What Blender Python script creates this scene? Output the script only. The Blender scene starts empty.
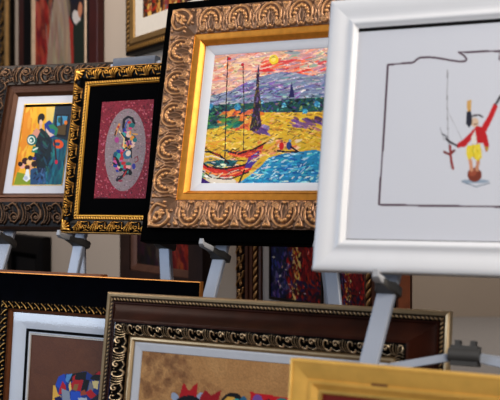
import bpy, math, random
import numpy as np
R = math.radians
C = bpy.context.scene.collection
CAMH = 1.0

# ------------------------------------------------------------------ helpers
def lin(c):
    a = np.asarray(c, float) / 255.0
    return np.where(a <= .04045, a / 12.92, ((a + .055) / 1.055) ** 2.4)

def tag(o, label=None, cat=None, group=None, kind=None):
    if label: o['label'] = label
    if cat: o['category'] = cat
    if group: o['group'] = group
    if kind: o['kind'] = kind
    return o

def empty(name, loc, rot, label, cat, group=None):
    o = bpy.data.objects.new(name, None); C.objects.link(o)
    o.empty_display_size = .05
    o.location = loc; o.rotation_euler = rot
    return tag(o, label, cat, group)

class MB:
    """collects boxes / bars / sheets and links them as ONE mesh object"""
    def __init__(s): s.v = []; s.f = []
    def add(s, vs, fs):
        n = len(s.v); s.v += [tuple(map(float, q)) for q in vs]; s.f += [tuple(i + n for i in q) for q in fs]
        return s
    def box(s, lo, hi):
        x0, y0, z0 = lo; x1, y1, z1 = hi
        return s.add([(x0,y0,z0),(x1,y0,z0),(x1,y1,z0),(x0,y1,z0),(x0,y0,z1),(x1,y0,z1),(x1,y1,z1),(x0,y1,z1)],
              [(0,3,2,1),(4,5,6,7),(0,1,5,4),(1,2,6,5),(2,3,7,6),(3,0,4,7)])
    def loft(s, path, sect, widths, side=(1,0,0)):
        """sweep a closed 2-d section along a 3-d path; widths scale it per point"""
        n = len(sect); side = np.array(side, float); base = len(s.v); P = [np.array(p, float) for p in path]
        for i, p in enumerate(P):
            d = P[min(i+1, len(P)-1)] - P[max(i-1, 0)]; d /= np.linalg.norm(d)
            a = side - d * side.dot(d); a /= np.linalg.norm(a); b = np.cross(d, a)
            for (x, y) in sect:
                s.v.append(tuple(p + a * x * widths[i][0] + b * y * widths[i][1]))
        for i in range(len(P) - 1):
            for j in range(n):
                k = (j + 1) % n
                s.f.append((base+i*n+j, base+i*n+k, base+(i+1)*n+k, base+(i+1)*n+j))
        s.f.append(tuple(base + j for j in range(n))[::-1])
        s.f.append(tuple(base + (len(P)-1)*n + j for j in range(n)))
        return s
    def build(s, name, mat, parent=None, smooth=30):
        me = bpy.data.meshes.new(name); me.from_pydata(s.v, [], s.f); me.update()
        return link(name, me, mat, parent, smooth)

def link(name, me, mat, parent=None, smooth=30):
    me.materials.append(mat)
    me.polygons.foreach_set('use_smooth', [bool(smooth)] * len(me.polygons))
    if smooth: me.set_sharp_from_angle(angle=R(smooth))
    o = bpy.data.objects.new(name, me); C.objects.link(o)
    if parent: o.parent = parent
    return o

OCT = [(math.copysign(x,1)*sx, y*sy) for (x,y,sx,sy) in
       [(.5,.36,1,1),(.42,.5,1,1),(.42,.5,-1,1),(.5,.36,-1,1),(.5,.36,-1,-1),(.42,.5,-1,-1),(.42,.5,1,-1),(.5,.36,1,-1)]]
ROUND = [(.5*math.cos(2*math.pi*i/14), .5*math.sin(2*math.pi*i/14)) for i in range(14)]

# ------------------------------------------------------------------ materials
MATS = {}
def mat(name, col, rough=.5, metal=0., var=.12, scale=30., bump=0., bscale=200., col2=None, spec=.5):
    if name in MATS: return MATS[name]
    m = bpy.data.materials.new(name); m.use_nodes = True; nt = m.node_tree; N = nt.nodes; L = nt.links
    b = N['Principled BSDF']; b.inputs['Roughness'].default_value = rough; b.inputs['Metallic'].default_value = metal
    b.inputs['Specular IOR Level'].default_value = spec
    tc = N.new('ShaderNodeTexCoord'); no = N.new('ShaderNodeTexNoise')
    no.inputs['Scale'].default_value = scale; no.inputs['Detail'].default_value = 5
    L.new(tc.outputs['Object'], no.inputs['Vector'])
    rp = N.new('ShaderNodeValToRGB'); c = lin(col)
    c2 = lin(col2) if col2 else np.clip(c * (1 + var), 0, 1)
    c1 = c if col2 else c * (1 - var)
    rp.color_ramp.elements[0].position = .3; rp.color_ramp.elements[0].color = (*c1, 1)
    rp.color_ramp.elements[1].position = .7; rp.color_ramp.elements[1].color = (*c2, 1)
    L.new(no.outputs['Fac'], rp.inputs['Fac']); L.new(rp.outputs['Color'], b.inputs['Base Color'])
    if bump:
        n2 = N.new('ShaderNodeTexNoise'); n2.inputs['Scale'].default_value = bscale; n2.inputs['Detail'].default_value = 3
        L.new(tc.outputs['Object'], n2.inputs['Vector'])
        bp = N.new('ShaderNodeBump'); bp.inputs['Strength'].default_value = bump; bp.inputs['Distance'].default_value = .004
        L.new(n2.outputs['Fac'], bp.inputs['Height']); L.new(bp.outputs['Normal'], b.inputs['Normal'])
    MATS[name] = m
    return m

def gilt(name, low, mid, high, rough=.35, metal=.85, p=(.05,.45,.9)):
    """carved and gilded wood: low colour in the hollows, high colour on the crests"""
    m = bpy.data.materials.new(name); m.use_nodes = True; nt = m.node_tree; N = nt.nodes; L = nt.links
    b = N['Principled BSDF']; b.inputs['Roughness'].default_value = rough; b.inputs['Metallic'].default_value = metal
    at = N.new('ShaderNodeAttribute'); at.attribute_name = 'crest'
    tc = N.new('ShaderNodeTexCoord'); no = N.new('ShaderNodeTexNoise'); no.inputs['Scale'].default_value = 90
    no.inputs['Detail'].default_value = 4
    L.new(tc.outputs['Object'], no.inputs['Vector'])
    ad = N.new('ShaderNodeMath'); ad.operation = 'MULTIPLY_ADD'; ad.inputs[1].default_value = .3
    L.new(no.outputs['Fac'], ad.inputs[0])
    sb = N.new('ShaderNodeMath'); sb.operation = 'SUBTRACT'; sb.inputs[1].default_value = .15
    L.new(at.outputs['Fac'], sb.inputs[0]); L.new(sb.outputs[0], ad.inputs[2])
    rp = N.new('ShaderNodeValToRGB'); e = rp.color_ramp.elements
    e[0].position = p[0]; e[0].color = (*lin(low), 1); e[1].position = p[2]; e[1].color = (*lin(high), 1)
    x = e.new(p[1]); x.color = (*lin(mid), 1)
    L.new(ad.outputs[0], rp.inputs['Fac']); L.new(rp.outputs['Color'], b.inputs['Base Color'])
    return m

def art_mat(name, rough=.55, bump=0., bscale=150., spec=.3):
    m = bpy.data.materials.new(name); m.use_nodes = True; nt = m.node_tree; N = nt.nodes; L = nt.links
    b = N['Principled BSDF']; b.inputs['Roughness'].default_value = rough; b.inputs['Specular IOR Level'].default_value = spec
    at = N.new('ShaderNodeAttribute'); at.attribute_name = 'Col'
    L.new(at.outputs['Color'], b.inputs['Base Color'])
    if bump:
        tc = N.new('ShaderNodeTexCoord'); n2 = N.new('ShaderNodeTexNoise'); n2.inputs['Scale'].default_value = bscale
        L.new(tc.outputs['Object'], n2.inputs['Vector'])
        bp = N.new('ShaderNodeBump'); bp.inputs['Strength'].default_value = bump; bp.inputs['Distance'].default_value = .003
        L.new(n2.outputs['Fac'], bp.inputs['Height']); L.new(bp.outputs['Normal'], b.inputs['Normal'])
    return m

def glass_mat(name, k=.06):
    m = bpy.data.materials.new(name); m.use_nodes = True; nt = m.node_tree; N = nt.nodes; L = nt.links
    out = N['Material Output']; N.remove(N['Principled BSDF'])
    tr = N.new('ShaderNodeBsdfTransparent'); gl = N.new('ShaderNodeBsdfGlossy'); gl.inputs['Roughness'].default_value = .03
    lw = N.new('ShaderNodeLayerWeight'); lw.inputs['Blend'].default_value = .5
    pw = N.new('ShaderNodeMath'); pw.operation = 'POWER'; pw.inputs[1].default_value = 5
    fr = N.new('ShaderNodeMath'); fr.operation = 'MULTIPLY_ADD'; fr.inputs[1].default_value = .9; fr.inputs[2].default_value = k
    L.new(lw.outputs['Facing'], pw.inputs[0]); L.new(pw.outputs[0], fr.inputs[0])
    mx = N.new('ShaderNodeMixShader')
    L.new(fr.outputs[0], mx.inputs[0]); L.new(tr.outputs[0], mx.inputs[1]); L.new(gl.outputs[0], mx.inputs[2])
    L.new(mx.outputs[0], out.inputs['Surface'])
    return m

# ------------------------------------------------------------------ frame pieces (local: x right, z up, front = -y; q is height towards the front)
def side_xy(k, a, d, W, H):
    if k == 0: return a, d
    if k == 1: return W - d, a
    if k == 2: return W - a, H - d
    return d, H - a

def sweep(name, W, H, prof, m, parent, smooth=30):
    vs = []; fs = []
    for k in range(4):
        Ls = W if k % 2 == 0 else H
        b = len(vs)
        for (d, q) in prof:
            for a in (d, Ls - d):
                x, z = side_xy(k, a, d, W, H); vs.append((x - W/2, -q, z))
        for i in range(len(prof) - 1):
            fs.append((b+2*i, b+2*i+1, b+2*i+3, b+2*i+2))
    me = bpy.data.meshes.new(name); me.from_pydata(vs, [], fs); me.update()
    return link(name, me, m, parent, smooth)

def relief(name, W, H, d0, d1, base, hfun, m, parent, step=.0016, hmax=.01):
    """mitred carved band: base(t) is the section, hfun(a, d, L) the carving"""
    V = []; F = []; CR = []; off = 0
    nt_ = max(6, int(round((d1 - d0) / step)))
    t = np.linspace(0, 1, nt_ + 1); d = d0 + (d1 - d0) * t
    for k in range(4):
        Ls = W if k % 2 == 0 else H
        na = int(round(Ls / step)); f = np.linspace(0, 1, na + 1)
        D, Fv = np.meshgrid(d, f, indexing='ij'); T = (D - d0) / (d1 - d0)
        A = D + (Ls - 2 * D) * Fv
        h = hfun(A, D, Ls)
        x, z = side_xy(k, A, D, W, H)
        V.append(np.stack([x - W/2, -(base(T) + h), z], -1).reshape(-1, 3))
        CR.append((h / hmax).ravel())
        i = np.arange(nt_)[:, None] * (na + 1) + np.arange(na)[None, :] + off
        F.append(np.stack([i, i + 1, i + na + 2, i + na + 1], -1).reshape(-1, 4))
        off += (nt_ + 1) * (na + 1)
    V = np.concatenate(V); F = np.concatenate(F); CR = np.concatenate(CR)
    me = grid_mesh(name, V, F)
    at = me.attributes.new('crest', 'FLOAT', 'POINT'); at.data.foreach_set('value', CR.astype(np.float32))
    return link(name, me, m, parent, 0) if False else link_smooth(name, me, m, parent)

def grid_mesh(name, V, F):
    me = bpy.data.meshes.new(name)
    me.vertices.add(len(V)); me.vertices.foreach_set('co', V.astype(np.float32).ravel())
    me.loops.add(F.size); me.loops.foreach_set('vertex_index', F.astype(np.int32).ravel())
    me.polygons.add(len(F)); me.polygons.foreach_set('loop_start', np.arange(0, F.size, 4, dtype=np.int32))
    me.update(calc_edges=True); me.validate()
    return me

def link_smooth(name, me, m, parent):
    me.materials.append(m); me.polygons.foreach_set('use_smooth', [True] * len(me.polygons))
    o = bpy.data.objects.new(name, me); C.objects.link(o); o.parent = parent
    return o

def sheet(name, x0, x1, z0, z1, q, m, parent, th=.003):
    return MB().box((x0, -q, z0), (x1, -q + th, z1)).build(name, m, parent)

def pane(x0, x1, z0, z1, q, parent):
    return MB().add([(x0,-q,z0),(x1,-q,z0),(x1,-q,z1),(x0,-q,z1)], [(0,1,2,3)]).build('glass', M_glass, parent, 0)

# carving: a tile is a height map made of round-backed strokes
def tile(P, Wd, strokes, step=.0012, wrap=True):
    ns = max(8, int(round(P / step))); nw = max(6, int(round(Wd / step))) + 1
    Z = np.zeros((ns, nw)); xs = (np.arange(ns) + .0) * P / ns; ys = np.linspace(0, Wd, nw)
    for (pts, rad, ht) in strokes:
        for (px, py), r, h in zip(pts, rad, ht):
            for o in ((-P, 0, P) if wrap else (0,)):
                dx = xs - (px + o)
                ix = np.where(np.abs(dx) < r)[0]
                iy = np.where(np.abs(ys - py) < r)[0]
                if len(ix) == 0 or len(iy) == 0: continue
                q = 1 - (dx[ix][:, None] ** 2 + (ys[iy][None, :] - py) ** 2) / (r * r)
                hh = h * np.sqrt(np.clip(q, 0, 1))
                sl = np.ix_(ix, iy); Z[sl] = np.maximum(Z[sl], hh)
    return Z

def curve(ctrl, r0, r1, h0, h1=None, n=40):
    """smooth stroke through control points with tapering radius"""
    c = np.array(ctrl, float); m = len(c)
    if h1 is None: h1 = h0
    ts = np.linspace(0, m - 1, n); pts = []
    for t in ts:
        i = min(int(t), m - 2); u = t - i
        p0 = c[max(i-1, 0)]; p1 = c[i]; p2 = c[i+1]; p3 = c[min(i+2, m-1)]
        pts.append(.5 * (2*p1 + (p2-p0)*u + (2*p0-5*p1+4*p2-p3)*u*u + (3*p1-p0-3*p2+p3)*u**3))
    e = np.linspace(0, 1, n)
    return (np.array(pts), r0 + (r1 - r0) * e, h0 + (h1 - h0) * e)

def spiral(cx, cy, r, turns, start, sgn, w0, w1, h, n=44, sy=1.):
    e = np.linspace(0, 1, n); an = start + sgn * e * turns * 2 * math.pi; rr = r * (1 - .85 * e)
    return (np.stack([cx + rr * np.cos(an), cy + sy * rr * np.sin(an)], -1), w0 + (w1 - w0) * e, np.full(n, h))

def blob(x, y, r, h): return (np.array([[x, y]]), [r], [h])

def mirror(strokes, P):
    return [(np.stack([P - np.asarray(p)[:, 0], np.asarray(p)[:, 1]], -1), r, h) for (p, r, h) in strokes]

def samp(Z, X, Y, P, Wd, wrap=True):
    ns, nw = Z.shape
    fx = X / P * ns; fy = np.clip(Y / Wd, 0, 1) * (nw - 1)
    ix = np.floor(fx).astype(int); ux = fx - ix; iy = np.clip(np.floor(fy).astype(int), 0, nw - 2); uy = fy - iy
    if wrap: i0 = ix % ns; i1 = (ix + 1) % ns
    else: i0 = np.clip(ix, 0, ns - 1); i1 = np.clip(ix + 1, 0, ns - 1)
    return (Z[i0, iy]*(1-ux)*(1-uy) + Z[i1, iy]*ux*(1-uy) + Z[i0, iy+1]*(1-ux)*uy + Z[i1, iy+1]*ux*uy)

def carve(Z, P, d0, d1, corner=None, cz=None):
    """running ornament fitted between the corners, an optional corner leaf in each corner square"""
    Wd = d1 - d0
    def f(A, D, L):
        c = corner if corner else d0
        n = max(1, round((L - 2 * c) / P)); Pe = (L - 2 * c) / n
        h = samp(Z, (A - c) / Pe * P, D - d0, P, Wd)
        if corner:
            for a in (A, L - A):
                inside = a < c
                hc = samp(cz, a - d0, D - d0, c - d0, Wd, False)
                h = np.where(inside, hc, h)
        return h
    return f

def rope(p, h, skew=.6, duty=1.):
    def f(A, D, L, p=p):
        t = f.t(D); n = max(1, round(L / p)); pe = L / n
        fr = ((A / pe) + skew * t) % 1.0
        g = np.sqrt(np.clip(1 - ((fr - .5) * 2 / duty) ** 2, 0, 1))
        return h * g * np.sqrt(np.clip(1 - (2 * t - 1) ** 2, 0, 1))
    return f

def rope_band(name, W, H, d0, d1, q, p, h, m, parent, skew=.6, step=.0015, slope=0., duty=1.):
    f = rope(p, h, skew, duty); f.t = lambda D: (D - d0) / (d1 - d0)
    return relief(name, W, H, d0, d1, lambda T: q + slope * T, f, m, parent, step=step, hmax=h)

def pose(px, py, pz, yaw, lean, W, H, u0):
    """top-left corner (camera-relative), yaw, lean -> base point of the frame; u0 = x of the outer left edge"""
    y, l = R(yaw), R(lean)
    u = np.array([math.cos(y), -math.sin(y), 0]); v = np.array([math.sin(y)*math.sin(l), math.cos(y)*math.sin(l), math.cos(l)])
    return np.array([px, py, pz + CAMH]), u, v

def frame_root(name, O, yaw, lean, W, u0, vtop, H, label, cat, group=None, k=1.):
    o, u, v = pose(*O, yaw, lean, W, H, u0)
    b = o + (u * (u0 + W / 2) + v * (vtop - H)) * k
    e = empty(name, b, (R(-lean), 0, R(-yaw)), label, cat, group); e.scale = (k, k, k)
    return e

# ------------------------------------------------------------------ painted sheets: colour worked out vertex by vertex
class Art:
    def __init__(s, w, h, step, quad=None, seed=1):
        s.w, s.h = w, h; s.nx = int(round(w / step)) + 1; s.ny = int(round(h / step)) + 1
        U, V = np.meshgrid(np.linspace(0, 1, s.nx), np.linspace(0, 1, s.ny)); s.U, s.V = U, V
        if quad is None: quad = [(0, 0), (100, 0), (100, 100 * h / w), (0, 100 * h / w)]
        A = []; bb = []
        for (a, b), (x, y) in zip([(0,0),(1,0),(1,1),(0,1)], quad):
            A.append([a, b, 1, 0, 0, 0, -a*x, -b*x]); bb.append(x)
            A.append([0, 0, 0, a, b, 1, -a*y, -b*y]); bb.append(y)
        m = np.linalg.solve(np.array(A, float), np.array(bb, float)); k = m[6]*U + m[7]*V + 1
        s.X = (m[0]*U + m[1]*V + m[2]) / k; s.Y = (m[3]*U + m[4]*V + m[5]) / k
        s.rgb = np.zeros((s.ny, s.nx, 3)); s.rs = np.random.RandomState(seed)
        s.pw = abs(s.X[0, -1] - s.X[0, 0]) / (s.nx - 1)
    def put(s, msk, col, al=1.):
        c = lin(col); s.rgb[msk] = s.rgb[msk] * (1 - al) + c * al
    def fill(s, col): s.rgb[:] = lin(col)
    def poly(s, pts, col, al=1.):
        p = np.array(pts, float); inn = np.zeros(s.X.shape, bool); n = len(p)
        for i in range(n):
            x0, y0 = p[i]; x1, y1 = p[(i+1) % n]
            if y0 == y1: continue
            c = ((y0 > s.Y) != (y1 > s.Y)) & (s.X < (x1 - x0) * (s.Y - y0) / (y1 - y0) + x0)
            inn ^= c
        s.put(inn, col, al); return inn
    def ell(s, cx, cy, rx, ry, col, ang=0, al=1.):
        a = R(ang); dx = s.X - cx; dy = s.Y - cy
        x = dx*math.cos(a) + dy*math.sin(a); y = -dx*math.sin(a) + dy*math.cos(a)
        m = (x/rx)**2 + (y/ry)**2 < 1; s.put(m, col, al); return m
    def line(s, pts, wd, col, al=1.):
        for (x0, y0), (x1, y1) in zip(pts[:-1], pts[1:]):
            L2 = (x1-x0)**2 + (y1-y0)**2 + 1e-9
            t = np.clip(((s.X-x0)*(x1-x0) + (s.Y-y0)*(y1-y0)) / L2, 0, 1)
            m = (s.X - x0 - t*(x1-x0))**2 + (s.Y - y0 - t*(y1-y0))**2 < (wd/2)**2
            s.put(m, col, al)
    def dabs(s, n, box, cols, ln, wd, ang=0, aj=25, al=.85, inside=None):
        rs = s.rs
        for i in range(n):
            x = rs.uniform(box[0], box[2]); y = rs.uniform(box[1], box[3])
            a = R(ang + rs.uniform(-aj, aj)); l = ln * rs.uniform(.5, 1.2) / 2; c = cols[rs.randint(len(cols))]
            c = np.clip(np.array(c) + rs.uniform(-14, 14, 3), 0, 255); w = wd * rs.uniform(.6, 1.2) / 2
            dx = s.X - x; dy = s.Y - y
            p = dx*math.cos(a) + dy*math.sin(a); q = -dx*math.sin(a) + dy*math.cos(a)
            m = (p/l)**2 + (q/w)**2 < 1
            if inside is not None: m &= inside
            s.put(m, c, al)
    def jitter(s, n, ln, wd, amt, ang=0, aj=90, box=None):
        """short strokes that lighten, darken or tint the colour under them"""
        rs = s.rs; b = box or (s.X.min(), s.Y.min(), s.X.max(), s.Y.max())
        for i in range(n):
            x = rs.uniform(b[0], b[2]); y = rs.uniform(b[1], b[3]); a = R(ang + rs.uniform(-aj, aj))
            l = ln*rs.uniform(.4, 1.2)/2; w = wd*rs.uniform(.5, 1.2)/2; dx = s.X - x; dy = s.Y - y
            m = ((dx*math.cos(a)+dy*math.sin(a))/l)**2 + ((dy*math.cos(a)-dx*math.sin(a))/w)**2 < 1
            g = rs.uniform(-1, 1); t = rs.uniform(-.12, .12, 3)
            s.rgb[m] = np.clip(s.rgb[m] * (1 + amt*g + t) + (max(g, 0)*amt*.10), 0, 1)
    def speck(s, amt, msk=None):
        g = 1 + s.rs.uniform(-amt, amt, s.rgb.shape[:2])[..., None]
        if msk is not None: g = np.where(msk[..., None], g, 1)
        s.rgb = np.clip(s.rgb * g, 0, 1)
    def cloud(s, n, cols, r, al=.15, box=None):
        b = box or (s.X.min(), s.Y.min(), s.X.max(), s.Y.max())
        for i in range(n):
            s.ell(s.rs.uniform(b[0], b[2]), s.rs.uniform(b[1], b[3]), r*s.rs.uniform(.4, 1.3), r*s.rs.uniform(.3, 1.), cols[s.rs.randint(len(cols))], s.rs.uniform(0, 180), al)
    def build(s, name, x0, ztop, q, m, parent):
        V = np.stack([x0 + s.U*s.w, np.full(s.U.shape, -q), ztop - s.V*s.h], -1).reshape(-1, 3)
        i = np.arange(s.ny-1)[:, None]*s.nx + np.arange(s.nx-1)[None, :]
        F = np.stack([i, i + s.nx, i + s.nx + 1, i + 1], -1).reshape(-1, 4)
        me = grid_mesh(name, V, F)
        c = np.concatenate([s.rgb.reshape(-1, 3), np.ones((s.rgb.size // 3, 1))], 1)
        at = me.attributes.new('Col', 'FLOAT_COLOR', 'POINT'); at.data.foreach_set('color', c.astype(np.float32).ravel())
        return link_smooth(name, me, m, parent)

# ------------------------------------------------------------------ shared materials
M_white_mat = mat('mat_card', (205, 205, 212), .8, var=.02)
M_black = mat('black_lacquer', (5, 5, 6), .7, var=.2, spec=.02)
M_board = mat('backing_board', (70, 58, 46), .8)
M_alu = mat('grey_powder_coated_metal', (172, 177, 188), .45, metal=.15, var=.05, scale=12)
M_head = mat('slate_grey_metal', (84, 92, 106), .5, metal=.2, var=.05)
M_rubber = mat('dark_grey_plastic', (74, 72, 70), .5, var=.08)
M_hook = mat('pale_grey_plastic', (165, 165, 168), .4, var=.05)
M_foot = mat('black_rubber', (18, 18, 18), .7)
M_gold = mat('satin_gold', (214, 150, 52), .3, metal=.9, var=.1, scale=60)
M_glass = glass_mat('picture_glass')

# ================================================================== SETTING
def panel(name, pts, h, m):
    vs = [(x, y, z) for z in (0, h) for (x, y) in pts]; n = len(pts)
    fs = [tuple(range(n))[::-1], tuple(range(n, 2*n))] + [(i, (i+1) % n, n + (i+1) % n, n + i) for i in range(n)]
    o = MB().add(vs, fs).build(name, m, None, 0); o['kind'] = 'structure'; return o
M_wall = mat('painted_wall', (182, 166, 150), .85, var=.03, scale=3, bump=.05, bscale=120)
M_wall2 = mat('far_wall_paint', (122, 110, 99), .9, var=.03, scale=2)
M_floor = mat('grey_carpet', (104, 99, 96), .95, var=.08, scale=40, bump=.2, bscale=300)
WY = R(59.); WU = np.array([math.cos(WY), -math.sin(WY), 0]); WN = np.array([-math.sin(WY), -math.cos(WY), 0]); W0 = np.array([0, 3.7, 0])
def wp(u, z, q=0): return W0 + WU*u + WN*q + np.array([0, 0, z])
a, b = wp(-6.5, 0), wp(.918, 0); a2, b2 = wp(-6.5, 0, -.05), wp(.838, 0, -.05)
panel('wall_left', [a[:2], b[:2], b2[:2], a2[:2]], 2.9, M_wall)
panel('wall_back', [(-6.5, 8.2), (6.5, 8.2), (6.5, 8.35), (-6.5, 8.35)], 2.9, M_wall2)
o = MB().box((-6.5, -3.2, -.1), (6.5, 8.35, 0)).build('floor', M_floor, None, 0); o['kind'] = 'structure'

# ================================================================== EASELS
def make_easel(O, yaw, lean, uc, vpeg, half, splay, vhead, headw, label, qback, hub_dv, qf, k=1., swing=.12, hub_x=0.):
    """legs lie in a plane just behind the leaning picture; root = point on the floor midway between the front feet"""
    o, u, v = pose(*O, yaw, lean, 0, 0, 0)
    n = np.cross(v, u); n = n / np.linalg.norm(n)
    if n[1] > 0: n = -n
    ql = qback - .020
    p = o + (n * ql + u * uc) * k
    dv = -(p[2]) / v[2]                                   # how far down the leaning plane the floor is
    base = p + v * dv
    root = empty('display_easel', base, (R(-lean), 0, R(-yaw)), label, 'easel', 'metal easels behind the upper row of pictures')
    root.scale = (k, k, k); dv /= k
    Lz = lambda vv: vv - dv                              # plane v -> local z
    sl = math.tan(R(splay))
    W, T = .037, .016
    zp = Lz(vpeg)
    for s in (-1, 1):
        xa = lambda z: s * (half - (z - zp) * sl)
        zt = Lz(vhead)
        leg = MB().loft([(xa(.012), 0, .012), (xa(zt), 0, zt)], OCT, [(W, T)]*2).build('leg', M_alu, root)
        MB().loft([(xa(.0), 0, .004), (xa(.05), 0, .05)], OCT, [(W+.008, T+.008), (W+.006, T+.006)]).build('rubber_foot', M_foot, leg)
        # clamp round the leg and the peg the picture stands on
        zc = zp - .0255; x = xa(zc)
        cl = MB().loft([(x, .026, zc-.004), (x, .020, zc-.002), (x, -.014, zc+.004), (x, -.030, zc+.006), (x, -.060, zc+.011)], OCT, [(W+.004, .018), (W+.010, .023), (W+.008, .022), (.028, .018), (.019, .014)]).build('clamp', M_rubber, root, 40)
        y0 = -.050; yf = ql - qf - .014                       # front tip just before the frame face
        MB().loft([(x, y0, zc+.012), (x, yf, zc+.015), (x, yf-.006, zc+.018), (x, yf-.008, zc+.030)], OCT, [(.018, .015), (.017, .013), (.015, .010), (.010, .006)]).build('peg', M_hook, root, 40)
    # head joining the legs
    zt = Lz(vhead)
    hw = abs(half - (zt - zp) * sl) + .004
    MB().loft([(-max(hw, headw/2), 0, zt), (max(hw, headw/2), 0, zt)], OCT, [(.030, .036)]*2, side=(0, 1, 0)).build('head', M_head, root)
    # rear leg: down to the floor behind
    l = R(lean)
    def to_local(dx_back, z):                            # world horizontal distance back from root, height -> local y,z
        return (dx_back*math.cos(l) - z*math.sin(l)), (dx_back*math.sin(l) + z*math.cos(l))
    yb, zb = to_local(hub_dv[1], 0.012)
    MB().loft([(0, .022, zt-.02), (swing, yb, zb)], OCT, [(.030, .020)]*2).build('rear_leg', M_alu, root)
    # spreader: hub between the legs with an arm to each leg
    zh = Lz(vpeg - hub_dv[0]); yh = .030
    hx = hub_x
    hb = MB().box((hx-.026, yh-.018, zh-.020), (hx+.026, yh+.018, zh+.018))
    hb.box((hx-.020, yh-.010, zh+.018), (hx-.010, yh+.010, zh+.028)).box((hx+.010, yh-.010, zh+.018), (hx+.020, yh+.010, zh+.028))
    hb.loft([(hx-.03, yh-.012, zh), (hx+.03, yh-.012, zh)], ROUND, [(.026, .026)]*2, side=(0, 0, 1))
    hb.build('spreader_hub', M_rubber, root, 40)
    for s in (-1, 1):
        ze = zh - .040; xe = s * (half - (ze - zp) * sl)
        MB().loft([(hx + s*.022, yh-.004, zh-.004), (xe - s*.012, .016, ze)], OCT, [(.016, .012)]*2, side=(0, 0, 1)).build('spreader_arm', M_alu, root)
    k2 = (zh - zt) / (zb - zt)
    MB().loft([(hx, yh, zh), (swing*k2, .022 + (yb - .022)*k2 - .005, zh - .01)], OCT, [(.016, .012)]*2, side=(0, 0, 1)).build('spreader_arm', M_alu, root)
    return root

K1, K2 = 1.127, 1.082                                   # the two left frames stand further back
OF1 = (-.729*K1, 3.15*K1, .309*K1); OF2 = (-.531*K2, 3.05*K2, .383*K2); OBG = (-.242, 2.95, .566); OWH = (.172, 2.10, .405)
make_easel(OF1, 15.5, 17.5, .128, -.433, .118, 8.5, .02, .14, 'grey metal easel holding the brown carved frame at the far left', -.034, (.27, .36), .02, K1)
make_easel(OF2, 28.5, 8., .187, -.502, .150, 8.5, .019, .110, 'grey metal easel behind the narrow black and gold frame, its flat head just above it', -.030, (.27, .34), .03, K2)
make_easel(OBG, 25., 13., .386, -.716, .158, 10.3, -.06, .10, 'grey metal easel holding the large bronze-gold frame, both legs seen beneath it', -.046, (.27, .36), .03, swing=.19)
make_easel(OWH, 24., 11.5, .335, -.570, .187, 11.5, -.02, .10, 'grey metal easel holding the white frame, with spreader hub at lower right', -.024, (.142, .36), .02, swing=.24, hub_x=-.04)

# ================================================================== UPPER ROW
# ---- large bronze-gold frame with the harbour landscape
W, H = .792, .713
rt = frame_root('picture_frame', OBG, 25, 13, W, 0, 0, H, 'large bronze-gold acanthus frame around a bright harbour landscape painting with boats', 'framed picture')
sweep('outer_rim', W, H, [(.012, -.046), (0, -.042), (0, -.004), (.003, 0), (.0335, 0), (.0335, .022)], M_black, rt)
P, Wd = .093, .080
S = []
half = [curve([(.5*P, .10*Wd), (.34*P, .14*Wd), (.19*P, .34*Wd), (.15*P, .60*Wd), (.20*P, .80*Wd)], .0054, .0040, .0100, .0075),
        spiral(.245*P, .80*Wd, .0095, 1.2, math.pi, -1, .0044, .0036, .0085),
        curve([(.40*P, .27*Wd), (.31*P, .40*Wd), (.28*P, .56*Wd)], .0048, .0034, .0060), curve([(.46*P, .40*Wd), (.42*P, .60*Wd), (.46*P, .80*Wd)], .0030, .0022, .0040), curve([(.36*P, .62*Wd), (.36*P, .80*Wd), (.40*P, .92*Wd)], .0034, .0024, .0055), curve([(.12*P, .30*Wd), (.04*P, .52*Wd), (.06*P, .72*Wd)], .0034, .0026, .0065), curve([(.22*P, .10*Wd), (.30*P, .05*Wd), (.38*P, .07*Wd)], .0034, .0024, .0065), curve([(.02*P, .30*Wd), (.01*P, .45*Wd)], .004, .002, .006),
        blob(.42*P, .31*Wd, .0070, .0115), blob(.33*P, .42*Wd, .0066, .0120), blob(.285*P, .56*Wd, .0062, .0115), blob(.29*P, .69*Wd, .0050, .0100),
        curve([(0, .34*Wd), (.06*P, .22*Wd), (.10*P, .10*Wd)], .0050, .0034, .0075),
        blob(.07*P, .12*Wd, .0056, .0100), curve([(.02*P, .95*Wd), (.07*P, .72*Wd), (.05*P, .5*Wd)], .0040, .0025, .0045),
        blob(.10*P, .93*Wd, .0048, .0085)]
S = half + mirror(half, P) + [blob(.5*P, .27*Wd, .0070, .0120), blob(0, .14*Wd, .0066, .0115), blob(.5*P, .90*Wd, .0055, .0110), blob(.44*P, .93*Wd, .0045, .0085), blob(.56*P, .93*Wd, .0045, .0085), blob(.5*P, .08*Wd, .0050, .0120)]
Zb = tile(P, Wd, S)
cc = .118; K = cc - .034
q_ = [curve([(.08, .10), (.50, .06), (.82, .30), (.74, .62)], .0062, .0042, .0095),
      curve([(.22, .22), (.46, .30), (.60, .52)], .0058, .0040, .0085), blob(.30*1, .30, .0080, .0120), blob(.50, .34, .0064, .0115),
      blob(.60, .50, .0060, .0110), blob(.18, .14, .0060, .0105), blob(.70, .16, .0058, .0100), blob(.86, .10, .0050, .0090), blob(.90, .60, .0050, .0090), blob(.46, .50, .0066, .0120)]
def scl(st, k): return [(np.asarray(p) * k, r, h) for (p, r, h) in st]
def diag(st): return st + [(np.asarray(p)[:, ::-1], r, h) for (p, r, h) in st]
Zc = tile(K, Wd, diag(scl(q_, Wd)), wrap=False)
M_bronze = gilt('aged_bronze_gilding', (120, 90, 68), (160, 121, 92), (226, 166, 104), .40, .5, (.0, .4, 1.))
relief('carved_band', W, H, .034, .114, lambda T: .024 - .004*T + .006*np.sin(math.pi*T), carve(Zb*.68, P, .034, .114, cc, Zc*.68), M_bronze, rt, hmax=.0088)
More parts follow.
